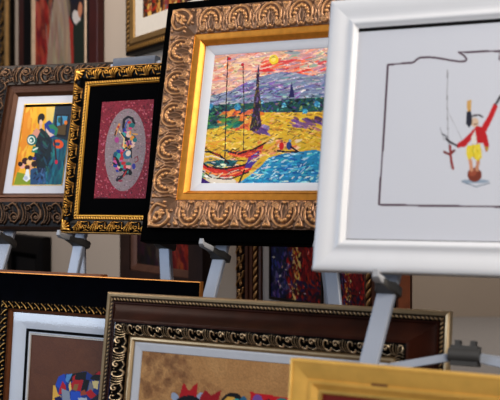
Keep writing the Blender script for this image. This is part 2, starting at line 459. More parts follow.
sweep('gold_lip', W, H, [(.114, .0205), (.1150, .0185), (.126, .0165), (.1310, .0165), (.1330, .0180), (.1350, .0165), (.1432, .0040), (.1432, -.0010), (.1432, -.014)], mat('warm_gold_leaf', (212, 146, 62), .42, metal=.7, var=.12, scale=50), rt)
sweep('liner', W, H, [(.1428, -.0012), (.152, -.0030), (.166, -.0090), (.1690, -.0130)], mat('pale_linen_liner', (212, 214, 220), .75, var=.02), rt)
Q = [(216.0, 55.9), (368.3, 45.8), (358.0, 183.1), (202.2, 183.9)]
A = Art(.460, .381, .0019, Q, 7); A.fill((225, 170, 150))
A.dabs(700, (205, 46, 362, 100), [(240,190,168),(236,160,136),(226,168,166),(238,132,104),(242,206,176),(206,166,168),(190,160,170),(244,214,170)], 13, 2.0, -14, 22)
A.dabs(60, (262, 60, 335, 82), [(226,84,60),(240,120,90),(214,60,60),(160,130,150)], 18, 2.2, -12, 15)
A.dabs(40, (290, 52, 362, 70), [(150,170,160),(190,180,170),(200,150,150)], 14, 2.5, -15, 15)
mt = A.poly([(200,106),(214,96),(232,92),(246,84),(258,79),(268,76),(282,73),(296,74),(312,77),(330,74),(362,70),(362,112),(200,118)], (132,140,166))
A.dabs(760, (200, 72, 362, 112), [(110,124,154),(150,156,178),(126,114,152),(178,180,190),(100,124,150),(164,150,174),(198,194,196),(84,90,126),(124,146,160)], 11, 1.7, -10, 16, inside=mt)
A.dabs(26, (225, 84, 300, 98), [(120,70,150),(150,100,180),(104,70,140)], 12, 1.6, -18, 14, inside=mt)
gr = A.poly([(198,112),(215,106),(240,104),(262,104),(290,100),(330,98),(362,96),(362,118),(300,116),(262,116),(225,126),(198,138)], (40,84,80))
A.dabs(620, (198, 94, 362, 128), [(18,34,50),(26,86,74),(40,64,120),(16,22,30),(60,110,76),(90,160,150),(24,50,96),(96,70,120),(150,150,90)], 4.5, 1.9, -5, 60, inside=gr)
fd = A.poly([(198,136),(222,124),(262,113),(300,113),(362,110),(362,168),(198,186)], (222,180,56))
A.dabs(1000, (198, 108, 362, 176), [(230,190,66),(210,158,44),(240,210,104),(186,136,40),(222,168,36),(236,190,120),(150,118,50),(226,150,60)], 8, 1.5, -8, 35, inside=fd)
A.dabs(70, (222, 112, 262, 130), [(226,120,50),(214,90,60),(236,150,70)], 9, 3, -20, 25)
A.dabs(34, (206, 116, 240, 128), [(30,110,90),(40,130,110),(24,80,70),(90,140,70)], 12, 3, -14, 16)
A.dabs(30, (255, 126, 268, 134), [(110,70,140),(150,120,170),(90,50,110)], 9, 2.6, 24, 15)
A.dabs(50, (296, 118, 350, 130), [(120,80,140),(150,110,160),(96,60,90),(180,120,120)], 12, 2.6, 18, 14)
A.dabs(40, (258, 140, 300, 160), [(236,190,140),(240,160,110),(226,120,80),(246,214,170)], 8, 2.6, -25, 20)
for (x, y, r) in [(212,107,4),(239,108,4.2),(306,112,3.6),(318,105,4.2),(285,106,3),(340,103,3.6),(263,103,2.6)]:
    A.ell(x, y, r*.75, r*.7, (60,140,180)); A.dabs(5, (x-r*.7,y-r*.7,x+r*.7,y+r*.7), [(110,190,206),(40,110,150),(150,210,214)], 3, 1.4, 0, 80)
A.poly([(290,98),(292.6,82),(295.5,98)], (44,40,90))
A.ell(275, 61, 4.6, 5, (240,204,60)); A.ell(274.5, 60, 2.6, 3, (250,226,110))
cy = A.poly([(260.2,65),(260.8,76),(260.2,90),(262.6,104),(261.4,116),(263,126),(258,132),(251,131),(253.5,116),(255.2,100),(257.6,88),(257.8,76)], (60,44,70))
A.dabs(150, (251, 66, 262, 132), [(44,30,56),(86,60,110),(120,104,50),(60,50,36),(110,80,136),(30,40,40),(150,130,60)], 6, 1.5, 100, 35, inside=cy)
wa = A.poly([(236,186),(250,176),(260,168),(270,158),(283,154),(300,152),(316,150),(330,154),(345,152),(362,156),(362,190)], (44,140,186))
A.dabs(330, (234, 150, 362, 188), [(30,110,170),(60,170,206),(40,150,190),(120,206,220),(24,90,150),(80,190,200),(190,226,226)], 8, 2.0, -14, 35, inside=wa)
A.dabs(60, (240, 158, 350, 186), [(226,236,232),(200,230,230)], 6, 1.2, -30, 30, inside=wa)
A.dabs(60, (200, 160, 238, 186), [(222,206,190),(196,206,200),(90,160,140),(236,220,200)], 9, 3, 15, 25)
# boats
A.poly([(228,151),(240,152),(254,149),(266,143),(262,154),(250,158),(236,157)], (196,60,48)); A.line([(228,151),(240,154),(254,150),(267,143)], 1.6, (36,24,30)); A.line([(230,154),(244,157),(260,153)], 1.3, (240,110,60))
A.poly([(202,162),(210,166),(226,168),(246,164),(258,158),(252,170),(240,176),(222,177),(208,172)], (206,50,40))
A.poly([(206,162),(222,160),(240,160),(236,166),(220,167)], (30,90,100)); A.dabs(16, (210, 159, 240, 167), [(20,50,60),(60,140,140),(230,220,200)], 6, 1.8, 0, 30)
A.line([(202,161),(210,167),(226,169),(246,165),(260,157)], 1.8, (34,20,28)); A.line([(204,168),(216,174),(234,174),(250,168)], 1.5, (246,150,90)); A.line([(203,170),(214,178),(232,179),(250,172)], 1.3, (30,24,40))
A.line([(203,152),(212,152),(222,156),(230,163)], 2.2, (26,22,30)); A.line([(202,158),(214,156),(226,160)], 1.2, (230,214,190))
A.poly([(250,158),(260,151),(261,158),(252,168),(246,168)], (80,60,150)); A.line([(246,170),(240,184)], 1.6, (40,30,30)); A.line([(256,160),(262,156)], 1.4, (240,200,150))
A.poly([(202,176),(214,184),(202,186)], (60,24,110)); A.poly([(206,176),(220,179),(238,180),(236,185),(216,185)], (226,214,196))
A.jitter(1500, 5, 1.3, .55, -8, 45)
A.dabs(90, (202, 92, 362, 140), [(24,20,34),(30,40,60),(70,40,70),(40,60,50)], 5, .9, -12, 40)
A.line([(229.5,58),(228,100),(226.5,163)], 1.0, (52,32,40)); A.line([(244.5,65),(245.5,110),(245,150)], .8, (70,40,50))
A.ell(231, 60, 1.8, 1.4, (200,40,50)); A.ell(244, 66, 1.7, 1.6, (190,40,60))
A.dabs(60, (203, 148, 262, 178), [(24,16,26),(40,24,40),(200,60,50),(236,130,90),(230,214,190),(30,80,96)], 8, 1.1, -8, 40)
# two figures on the bank
A.ell(282.5, 146.5, 2.3, 4, (206,36,40)); A.ell(283, 141.6, 1.3, 1.5, (170,100,80)); A.ell(290, 146, 2.6, 4, (50,70,130)); A.ell(291, 141, 1.3, 1.5, (130,160,190))
A.line([(279,151),(286,152),(298,152)], 1.8, (34,28,40)); A.line([(292,147),(299,152)], 1.6, (30,26,40))
A.build('painting', -W/2 + .166, H - .166, -.0125, art_mat('oil_paint_landscape', .5, .35, 260), rt)
sheet('back_board', -W/2 + .012, W/2 - .012, .012, H - .012, -.042, M_board, rt)

# ---- narrow black and gold frame with the speckled red picture
W, H = .396, .500
rt = frame_root('picture_frame', OF2, 28.5, 8, W, 0, 0, H, 'narrow black and gold frame with black mat around a speckled red picture with grey oval', 'framed picture', k=K2)
M_bg = gilt('black_and_gold_carving', (6, 5, 4), (96, 58, 20), (246, 184, 88), .3, .7, (.22, .42, .8))
sweep('outer_rim', W, H, [(.010, -.030), (0, -.026), (0, .002), (.0010, .0050), (.0025, .0052), (.0035, .003)], mat('dull_antique_gold', (168, 122, 58), .4, metal=.8), rt)
P, Wd = .056, .034
S = []
for tx, ty, bx in ((.02, .30, .26), (.13, .14, .30), (.27, .08, .34), (.42, .12, .38), (.55, .26, .42)):
    S.append(curve([(bx*P, .92*Wd), ((bx*.6+tx*.4 + .03)*P, .62*Wd), ((bx*.15+tx*.85)*P, .34*Wd), (tx*P - .03*P, ty*Wd)], .0010, .0027, .006, .008, 26))
S += [spiral(.76*P, .46*Wd, .0078, 1.1, 2.6, 1, .0024, .0016, .0070, 34), curve([(.44*P, .90*Wd), (.62*P, .84*Wd), (.80*P, .90*Wd)], .0020, .0014, .006, n=20), curve([(.66*P, .10*Wd), (.80*P, .16*Wd), (.96*P, .10*Wd)], .0022, .0014, .0065, n=20), curve([(.90*P, .84*Wd), (.97*P, .55*Wd), (.92*P, .28*Wd)], .0020, .0013, .0065, n=20)]
cz = []
for an in (8, 27, 45, 63, 82): cz.append(curve([(.12*Wd, .12*Wd), (.5*Wd*math.cos(R(an))+.1*Wd, .5*Wd*math.sin(R(an))+.1*Wd), (.98*Wd*math.cos(R(an)), .98*Wd*math.sin(R(an)))], .0028, .0040, .006, .008, 20))
relief('carved_band', W, H, .0035, .0395, lambda T: .002 + .005*np.sin(math.pi*T) - .004*T, carve(tile(P, .036, S, .001), P, .0035, .0395, .048, tile(.0445, Wd, cz, .001, False)), M_bg, rt, step=.0014, hmax=.0085)
rope_band('beaded_trim', W, H, .0395, .0500, -.002, .009, .0035, M_bg, rt, step=.0014)
sweep('gold_lip', W, H, [(.0500, -.002), (.0512, .0000), (.0525, .0000), (.0560, -.0045), (.0560, -.008)], mat('bright_gold_leaf', (204, 150, 64), .3, metal=.9), rt)
sweep('mat', W, H, [(.0555, -.0055), (.100, -.0055), (.1045, -.007)], mat('black_mat', (5, 5, 7), .85, spec=.05), rt)
Q = [(100.9, 98.7), (153.3, 95.8), (144.9, 200.4), (92.1, 200.2)]
A = Art(.188, .306, .00105, Q, 3); A.fill((140, 34, 52)); A.speck(.6)
A.dabs(900, (91, 95, 156, 201), [(196,90,104),(96,18,34),(210,120,130),(70,14,28)], 1.9, 1.2, 0, 90, .8)
el = A.ell(124, 149.5, 20.2, 41.5, (150,132,134), 5); A.speck(.3, el)
A.dabs(420, (103, 108, 145, 191), [(186,170,170),(96,82,90),(160,120,134)], 1.8, 1.1, 0, 90, .7, inside=el)
cols = [(26,24,40),(30,120,120),(196,40,50),(226,150,60),(120,50,140),(40,60,150),(230,190,170),(20,20,24),(210,90,150),(70,160,150)]
A.line([(123,134),(122,126),(123,119),(127,116.5),(131,118),(133,123)], 2.4, (24,20,34)); A.line([(123.5,133),(124.5,124),(127,120)], 1.2, (60,90,170))
A.ell(130.5, 125, 3, 2.6, (30,110,110)); A.ell(129, 128, 1.8, 1.2, (210,60,110)); A.ell(128, 122, 1.8, 1.4, (200,50,60))
A.line([(114,134),(116,128),(118,124)], 2.2, (226,150,80)); A.line([(113.5,135),(115,130)], 1.2, (40,24,40)); A.ell(117, 126.5, 1.1, 1.4, (180,40,50))
A.ell(115.5, 139.5, 2.2, 3, (176,70,140)); A.ell(132, 140, 3.0, 4.2, (40,60,130), 20); A.ell(133.5, 139, 1.7, 2.2, (90,150,180)); A.line([(128,136),(132,133.5),(136,134)], 1.4, (220,160,80)); A.ell(131,145,2,1.6,(150,60,140))
rs = np.random.RandomState(5)
for i in range(80):
    t = rs.uniform(0, 1); y = 131 + 42*t; x = 124 + 5.5*math.sin(t*7) + rs.uniform(-5, 5) - 3*t
    A.ell(x, y, rs.uniform(1.4, 3.6), rs.uniform(.9, 2.4), cols[rs.randint(len(cols))], rs.uniform(0, 180))
A.line([(118,131),(123,138),(122,146),(126,152)], 1.4, (236,206,150)); A.line([(120,133),(126,140),(128,147)], 1.2, (20,20,30))
A.line([(113,156),(116,160),(118,165)], 2.6, (20,24,34)); A.ell(114, 154, 1.8, 2, (30,90,120)); A.ell(113, 158.5, 1.2, 1.4, (160,50,60))
A.ell(126, 154, 4.2, 5, (60,110,140), 30); A.ell(127, 153, 2.4, 3, (230,210,190), 30); A.line([(122,150),(125,147),(130,150),(130,157)], 1.2, (24,20,30))
A.line([(133,158),(136,156),(137,160),(134,162)], .9, (140,50,60)); A.ell(132.5, 166, 1.7, 3, (60,60,150)); A.ell(127, 166.5, 2.4, 2.2, (236,170,160)); A.ell(127, 163.5, 3, 1.6, (40,120,110))
A.line([(126,169),(123,174),(119,178),(116,180)], 2.4, (22,22,30)); A.line([(125,171),(122,176)], 1.2, (190,50,50)); A.line([(120,176),(117,176),(115,180)], 1.0, (30,24,40)); A.ell(119,180.5,2.4,1,(150,50,70))
A.line([(95,197.5),(98,196.8),(101,197.8),(105,197.2)], .8, (50,16,26))
A.build('picture', -W/2 + .104, H - .096, -.0072, art_mat('printed_paper_red', .55), rt)
sheet('back_board', -W/2 + .01, W/2 - .01, .01, H - .01, -.027, M_board, rt)

# ---- brown carved frame at far left with the dancer
W, H = .443, .543
rt = frame_root('picture_frame', OF1, 15.5, 17.5, W, -.112, .112, H, 'brown-gold carved frame with white mat around a picture of a dancer in a yellow room', 'framed picture', k=K1)
M_br = gilt('brown_bronze_carving', (18, 11, 8), (56, 37, 26), (138, 104, 74), .42, .5, (.08, .5, 1.05))
M_brz = mat('copper_brown_lip', (84, 52, 33), .42, metal=.4)
sweep('outer_rim', W, H, [(.012, -.032), (0, -.028), (0, -.006), (.004, 0), (.007, .004)], mat('dark_brown_wood', (58, 36, 24), .5), rt)
P, Wd = .066, .072
S = [curve([(.02*P, .86*Wd), (.20*P, .92*Wd), (.42*P, .70*Wd), (.46*P, .36*Wd), (.28*P, .14*Wd)], .0058, .0044, .0095), spiral(.26*P, .38*Wd, .0150, 1.4, -1.6, -1, .0046, .0038, .0090),
     curve([(.54*P, .10*Wd), (.66*P, .26*Wd), (.68*P, .55*Wd), (.56*P, .86*Wd)], .0050, .0038, .0090), curve([(.66*P, .12*Wd), (.78*P, .28*Wd), (.80*P, .56*Wd), (.70*P, .88*Wd)], .0042, .0034, .0078),
     curve([(.80*P, .10*Wd), (.90*P, .26*Wd), (.90*P, .50*Wd)], .0042, .0030, .0078), spiral(.88*P, .72*Wd, .0095, 1.2, 0, 1, .0040, .0032, .0085), blob(.28*P, .38*Wd, .006, .010),
     blob(.10*P, .62*Wd, .0048, .0080), blob(.10*P, .20*Wd, .0052, .0085), blob(.04*P, .40*Wd, .0045, .0070), blob(.60*P, .95*Wd, .004, .006), blob(.33*P, .92*Wd, .004, .0065), curve([(.36*P, .50*Wd), (.20*P, .58*Wd), (.14*P, .80*Wd)], .004, .003, .006), curve([(.50*P, .30*Wd), (.54*P, .50*Wd), (.48*P, .70*Wd)], .004, .003, .006), curve([(.90*P, .55*Wd), (.98*P, .50*Wd), (1.0*P, .30*Wd)], .004, .003, .007)]
relief('carved_band', W, H, .007, .079, lambda T: .004 + .016*T, carve(tile(P, Wd, [(p, np.asarray(r)*.72, h) for p, r, h in S])*.6, P, .007, .079), M_br, rt, hmax=.0066)
sweep('bronze_lip', W, H, [(.079, .020), (.080, .012), (.094, .010), (.097, .013), (.102, .012), (.112, .001), (.112, -.004)], M_brz, rt)
sweep('mat', W, H, [(.1115, .0005), (.136, .0005), (.1375, -.0012)], M_white_mat, rt)
sweep('gold_fillet', W, H, [(.1372, .0008), (.1392, .0012), (.1402, -.002)], mat('pale_gold_fillet', (220, 178, 96), .35, metal=.7), rt)
Q = [(24.9, 107.1), (72.9, 105.9), (61.5, 185.9), (12.5, 186.1)]
A = Art(.164, .260, .0011, Q, 4); A.fill((232, 178, 44))
A.poly([(25,107),(33,107),(30,140),(24,160),(15,178),(14,170)], (222,140,34)); A.dabs(60, (14, 106, 50, 165), [(236,186,60),(226,150,36),(240,200,80)], 12, 3, 100, 20, .5)
A.poly([(46,107),(57,107),(54,130),(46,128)], (226,196,110))
A.poly([(55,106),(74,105),(61,188),(34,188),(38,160),(50,140)], (24,100,116)); A.dabs(80, (38, 140, 66, 188), [(20,120,130),(30,80,110),(40,140,150),(16,60,90)], 14, 2.4, 98, 8, .6)
A.poly([(55,106),(74,105),(71,142),(53,136)], (26,44,62))
A.poly([(56,114.5),(68.5,114.5),(66,137),(55,136)], (14,14,20)); A.poly([(57,116),(67.5,116),(65.5,127),(56.5,126)], (70,150,190)); A.poly([(57,126),(66,123),(65,135),(56,134)], (90,70,40)); A.ell(61,121,1.5,5,(30,50,70)); A.ell(65.5,122.5,1.6,2.2,(230,130,40)); A.ell(59,120,1.4,3,(40,90,70))
A.ell(41, 117.5, 3.4, 4.2, (14,14,18), 20); A.ell(39.5, 121, 2.2, 3.2, (14,14,18)); A.ell(40.6, 122.5, 1.7, 3, (230,190,160)); A.line([(40.5,125),(40.5,131)], 2.4, (226,180,150))
A.poly([(44,124),(49,120),(53,124),(57,128),(57,134),(51,139),(45,132)], (24,60,140)); A.poly([(48,125),(53,124),(58,129),(56,136),(52,133)], (40,130,90)); A.poly([(46,128),(49,132),(54,135),(50,137),(45,134)], (220,190,180)); A.ell(52,131,3,2.2,(30,90,150),30)
A.poly([(34,134),(41,128),(47,133),(52,140),(50,160),(46,172),(37,172),(34,156),(35,146)], (16,40,50)); A.dabs(50, (34, 132, 52, 172), [(12,24,34),(20,70,80),(30,90,90),(10,40,70)], 8, 2, 80, 50, .8)
A.poly([(36,128),(40,131),(36,139),(31,141),(30,136)], (214,150,130))
A.ell(31.5, 140, 5, 5.6, (24,110,104)); A.ell(31, 140, 3.6, 4, (226,232,220)); A.ell(31.3, 140, 2.3, 2.8, (24,110,104)); A.ell(30.6, 140.4, 1.1, 1.4, (226,232,220)); A.poly([(33,146),(37,147),(37,153),(31,152)], (30,130,100)); A.line([(33,150),(37,148)], 1.5, (226,230,220))
A.ell(58, 144, 5.2, 4.4, (230,90,40), 20); A.ell(57, 144, 2.8, 1.8, (24,80,110)); A.line([(54,140),(56,160)], 1.5, (60,16,40)); A.ell(56, 162, 1.5, 2.2, (200,30,70))
A.poly([(13,186),(17,172),(25,174),(36,176),(36,187)], (130,150,40)); A.poly([(30,168),(45,168),(46,187),(30,187)], (40,80,120)); A.dabs(24, (34, 168, 48, 186), [(20,40,60),(70,110,150),(24,30,60)], 5, 2, 90, 60)
for (x,y,r,c) in [(25,161,3.4,(60,16,24)),(29,162,3,(236,190,130)),(22,166,2.8,(230,170,150)),(20,164,2.4,(40,12,20)),(30,167,2.6,(220,160,120)),(34,164,3,(40,16,24)),(27,167.5,2.6,(70,20,30)),(30,158,2.4,(30,20,24)),(34,158.5,2,(40,40,120))]: A.ell(x,y,r,r,c)
A.poly([(26,169),(28.5,169),(29,174),(30,179),(26,182),(22.5,179),(25,174)], (226,228,230)); A.ell(25.5,178,2,2,(180,190,210))
A.build('picture', -W/2 + .140, H - .147, -.0015, art_mat('poster_ink', .45), rt)
sheet('back_board', -W/2 + .012, W/2 - .012, .012, H - .012, -.029, M_board, rt)

# ---- white frame with the ink drawing under glass
W, H = .670, .568
rt = frame_root('picture_frame', OWH, 24, 11.5, W, 0, 0, H, 'white moulded frame with an ink drawing of a red-coated performer under glass', 'framed picture')
pts = [(.008, -.022), (0, -.018), (0, .006), (.0015, .0090), (.005, .0108), (.012, .0114), (.020, .0110), (.028, .0096), (.036, .0080), (.042, .0076), (.046, .0086), (.050, .0106), (.053, .0112), (.056, .0106), (.0585, .0075), (.0605, .0066), (.064, .0040), (.064, .001)]
sweep('white_moulding', W, H, pts, mat('white_lacquer', (212, 212, 215), .42, var=.01), rt, 50)
Q = [(358.8, 32.3), (640.9, 12.8), (638.4, 244.4), (345.5, 238.9)]
A = Art(.542, .431, .0014, Q, 2); A.fill((208, 209, 216))
ln = (84, 60, 72)
A.line([(388,64.8),(409,63.4),(414,62.4),(416.5,60),(419,58.3),(426,57.3),(436,58),(450,60.5),(461,62.1),(465.8,61),(466.4,59),(463.6,55.5),(458.8,52.6),(480,51.8),(501,51.2),(530,50)], 1.9, ln)
A.line([(499,51.4),(499.2,60)], 1.2, ln); A.line([(530,50),(545,54),(570,52),(569,208)], 1.9, ln)
A.line([(388,64.8),(379,204.8),(430,206),(500,206.9),(569,208)], 1.9, ln)
# performer standing on a ball, holding a pole
A.line([(447.5,70),(447,100),(448,138),(451,168)], .9, (150,148,152)); A.line([(447,110),(456,128),(462,140)], .5, (170,168,172))
A.ell(475, 181.5, 14, 2.2, (150,164,180)); A.line([(462,182),(476,187),(490,183)], .9, (110,124,140))
A.ell(474.5, 175, 7.2, 7, (128,62,44)); A.ell(472.5, 173, 3.6, 3.4, (160,84,60)); A.line([(470,160),(471.5,170)], 3.6, (206,150,120)); A.line([(478,159),(477,170)], 3.6, (196,140,110))
A.poly([(467,146),(480,144),(482,158),(477,161),(473,157),(468,160),(466,154)], (226,204,62)); A.dabs(14, (467,146,481,160), [(190,160,40),(240,220,110)], 5, 1, 80, 30)
A.poly([(470,133),(477,126),(484,128),(487,136),(489,146),(486,153),(483,143),(476,144),(471,140),(465,147),(457,148),(457,144),(463,140)], (190,36,42))
A.poly([(481,128),(488,116),(494,103),(498,106),(492,120),(486,132)], (196,36,42)); A.line([(496,104),(500,97),(506,92)], 2.4, (70,66,70)); A.poly([(471,138),(475,130),(477,143),(472,144)], (220,216,210))
A.ell(474.5, 122.5, 4, 4.6, (214,186,160)); A.line([(470,119),(473,116),(479,115),(482,117)], 1.7, (70,60,60)); A.poly([(466.5,112),(471,111),(472,124),(469,128),(466,124)], (46,46,60)); A.poly([(467,101),(471,100),(471,111),(467,112)], (206,164,100)); A.line([(474,124.5),(478,124)], .9, (90,50,40))
A.poly([(484,146),(487,152),(489,148)], (180,150,60)); A.line([(446,139),(451,143),(457,146)], 2.2, (70,66,72)); A.line([(444,152),(450,155),(454,151)], 2.4, (120,50,46)); A.line([(450,146),(451,160),(453,169)], 2.2, (150,48,44)); A.line([(442,134),(447,137)], 1.4, (90,90,96))
A.line([(440,128),(444,140)], .7, (150,150,156)); A.line([(505,100),(502,150)], .8, (160,160,164))
A.build('drawing', -W/2 + .064, H - .071, .0012, art_mat('drawing_paper', .8), rt)
pane(-W/2 + .0635, W/2 - .0635, .0635, H - .0635, .0026, rt)
sheet('back_board', -W/2 + .008, W/2 - .008, .008, H - .008, -.019, M_board, rt)

# ================================================================== LOWER ROW (stand on the floor, leaning back)
# ---- dark brown frame with carved silver-gold inner band
lean, yaw = 8.5, 28.5; k6 = .965; O6 = (-.369*k6, 2.60*k6, -.251*k6)
W = .916; H = (CAMH - .251*k6) / math.cos(R(lean)) / k6 - .006
rt = frame_root('picture_frame', O6, yaw, lean, W, 0, 0, H, 'wide dark brown frame with silver-gold carving around a tan picture of colourful animals', 'framed picture', k=k6)
M_sg = gilt('champagne_black_carving', (7, 5, 4), (44, 32, 24), (230, 204, 168), .28, .75, (.2, .52, .9))
M_champ = mat('champagne_gold', (184, 160, 126), .35, metal=.75, var=.08)
sweep('outer_rim', W, H, [(.014, -.016), (0, -.011), (0, 0), (.002, .004), (.006, .006), (.011, .005), (.013, .002)], M_champ, rt)
rope_band('rope_trim', W, H, .013, .024, .003, .010, .0034, gilt('dull_champagne_rope', (10, 7, 5), (48, 34, 24), (168, 138, 100), .4, .6, (.3, .6, 1.)), rt, skew=.7)
sweep('brown_cove', W, H, [(.024, .004), (.0255, .0085), (.028, .009), (.029, .007), (.034, .010), (.044, .019), (.054, .033), (.062, .048), (.068, .060), (.072, .064), (.076, .0645)], mat('polished_mahogany', (50, 22, 12), .38, var=.4, scale=14, spec=.15), rt, 40)
P, Wd = .058, .031
S = [curve([(.02*P, .74*Wd), (.10*P, .92*Wd), (.26*P, .86*Wd), (.32*P, .52*Wd), (.24*P, .20*Wd), (.12*P, .24*Wd), (.12*P, .46*Wd)], .0031, .0022, .0078, n=44),
     curve([(.36*P, .90*Wd), (.42*P, .60*Wd), (.38*P, .16*Wd)], .0024, .0018, .0066, n=24), curve([(.46*P, .90*Wd), (.53*P, .56*Wd), (.48*P, .12*Wd)], .0025, .0018, .0070, n=24), curve([(.56*P, .86*Wd), (.64*P, .54*Wd), (.58*P, .14*Wd)], .0024, .0018, .0066, n=24),
     spiral(.80*P, .42*Wd, .0075, 1.1, 3.4, 1, .0028, .0018, .0078, 40), curve([(.66*P, .84*Wd), (.80*P, .92*Wd), (.96*P, .82*Wd)], .0026, .0016, .007, n=24), blob(.99*P, .30*Wd, .0030, .0070), blob(.66*P, .18*Wd, .0024, .006)]
relief('carved_band', W, H, .076, .107, lambda T: .062 - .020*T + .004*np.sin(math.pi*T), carve(tile(P, Wd, S, .001), P, .076, .107), M_sg, rt, step=.0015, hmax=.008)
sweep('champagne_lip', W, H, [(.107, .042), (.108, .038), (.111, .041), (.116, .041), (.1205, .037), (.1215, .033)], M_champ, rt)
sweep('mat', W, H, [(.121, .0335), (.126, .036), (.142, .032), (.1435, .029)], mat('pale_grey_linen_liner', (196, 198, 204), .75, var=.03), rt)
Q = [(142.3, 351.0), (379.9, 372.3), (368.0, 596.5), (125.9, 546.9)]
A = Art(W - .286, H - .286, .0024, Q, 9); A.fill((176, 132, 84))
A.cloud(260, [(196,150,98),(150,106,62),(204,164,112),(140,96,56)], 14, .12); A.cloud(90, [(92,52,28),(110,64,36)], 5, .22, (140, 348, 190, 392)); A.cloud(60, [(120,76,44)], 4, .2, (140, 380, 230, 420)); A.speck(.16)
A.poly([(178,398),(183,381),(188,386),(192,385),(197,381),(196,398)], (170,22,30)); A.ell(189, 385, 2.8, 3, (176,132,84))
A.ell(175, 395, 3.4, 5.5, (150,160,180), -30); A.ell(200, 396, 4.2, 6, (150,160,180), 20); A.ell(188, 401, 13, 8, (20,16,22)); A.poly([(176,404),(200,404),(196,430),(180,430)], (60,40,110)); A.ell(180,402,2,3,(60,120,140))
A.poly([(200,394),(205,388),(211,393),(221,388),(218,398),(214,410),(200,410)], (150,20,28)); A.ell(212,405,8,8,(170,24,34))
A.ell(232, 402, 12, 11.5, (18,14,18)); A.ell(230, 403, 8, 9, (206,160,70)); A.ell(236, 404, 5, 8, (60,150,150)); A.ell(231,408,3,4,(30,30,60)); A.ell(243,400,4,6,(50,100,130))
A.poly([(250,390),(288,396),(286,440),(250,436)], (190,24,34)); A.ell(257, 400, 5.5, 8, (120,80,150)); A.ell(268, 406, 6, 9, (24,24,40)); A.ell(281, 403, 8, 7, (36,120,120))
for (x,y,r,c) in [(190,440,20,(40,90,140)),(215,440,18,(206,160,60)),(245,455,20,(150,30,60)),(275,455,18,(40,130,120)),(220,470,26,(26,22,40)),(190,470,14,(196,60,40)),(260,485,16,(220,190,120)),(310,450,20,(60,70,150)),(325,430,12,(200,40,40)),(300,480,14,(230,180,60))]: A.ell(x,y,r,r*1.2,c)
A.build('picture', -W/2 + .143, H - .143, .0295, art_mat('textured_leather_print', .6, .3, 180), rt)
sheet('back_board', -W/2 + .012, W/2 - .012, .012, H - .012, -.031, M_board, rt)

# ---- wide black frame at lower left with the patchwork creature
lean, yaw = 4.8, 29.5; k5 = .98; O5 = (-.674*k5, 2.85*k5, -.332*k5)
W = .732; H = (CAMH - .332*k5 + .112*k5 * math.cos(R(lean))) / math.cos(R(lean)) / k5 - .004
rt = frame_root('picture_frame', O5, yaw, lean, W, -.10, .112, H, 'wide black frame with thin gold edge around a brown picture of a patchwork creature', 'framed picture', k=k5)
M_bd = gilt('black_gold_beading', (8, 6, 5), (62, 40, 20), (220, 176, 104), .32, .75, (.25, .58, .95))
M_edge = mat('copper_gold_edge', (188, 122, 60), .3, metal=.8)
sweep('outer_rim', W, H, [(.014, -.006), (0, -.002), (0, .008), (.001, .0110), (.003, .0112), (.004, .010)], M_edge, rt)
sweep('black_panel', W, H, [(.004, .010), (.005, .006), (.014, .007), (.045, .010), (.070, .020), (.078, .028), (.080, .030)], mat('blue_black_lacquer', (4, 5, 11), .75, var=.2, spec=.02), rt, 40)
P, Wd = .024, .022
S = [curve([(.1*P, .9*Wd), (.35*P, .5*Wd), (.75*P, .15*Wd)], .0034, .0024, .0065, n=18), blob(.75*P, .70*Wd, .0036, .0065), blob(.2*P, .2*Wd, .0028, .005)]
relief('beaded_band', W, H, .080, .102, lambda T: .028 - .004*T, carve(tile(P, Wd, S, .001), P, .080, .102), M_bd, rt, step=.0014, hmax=.007)
sweep('copper_lip', W, H, [(.102, .024), (.103, .021), (.107, .020), (.112, .014), (.112, .010)], mat('copper_lip', (112, 66, 36), .4, metal=.6), rt)
sweep('mat', W, H, [(.1115, .0115), (.119, .0125), (.150, .004), (.168, .002), (.1685, -.001)], mat('pale_blue_white_liner', (214, 218, 226), .42, var=.02), rt)
sweep('dark_line', W, H, [(.1560, .0034), (.1560, .0050), (.1635, .0044), (.1635, .0020)], M_black, rt)
Q = [(31.5, 335.5), (143.3, 345.6), (135.1, 514.1), (22.6, 492.4)]
A = Art(W - .344, H - .344, .0017, Q, 6); A.fill((106, 62, 38))
A.cloud(160, [(128,80,48),(80,44,28),(116,70,40)], 10, .14); A.speck(.14)
A.poly([(56,400),(54,388),(57,378),(66,373),(73,374),(82,371),(86,371),(92,375),(101,371),(112,374),(116,400)], (26,60,140))
def tri(p, c): A.poly(p, c)
tri([(55,384),(58,376),(64,373),(66,382),(60,388)], (36,80,190)); tri([(59,388),(62,380),(65,384),(66,391),(58,393)], (196,26,40)); tri([(66,374),(72,373),(68,382),(65,380)], (90,150,206)); tri([(68,381),(72,373),(86,371),(85,379),(72,380)], (14,12,16)); tri([(72,376),(75,374),(74,379),(72,380)], (190,30,40))
tri([(69,384),(74,379),(83,379),(80,390),(70,388)], (186,24,36)); tri([(68,384),(70,380),(71,388),(69,390)], (236,206,120)); tri([(74,383),(78,383),(76,390),(72,388)], (150,110,60)); tri([(83,379),(89,379),(86,390),(80,391)], (16,14,18)); tri([(89,380),(93,384),(92,391),(87,390)], (130,130,140)); tri([(91,380),(98,380),(97,388),(93,387)], (236,214,150)); tri([(89,378),(95,372),(101,371),(100,379),(96,380)], (14,14,18)); tri([(94,374),(98,371),(101,371),(101,374)], (196,26,40))
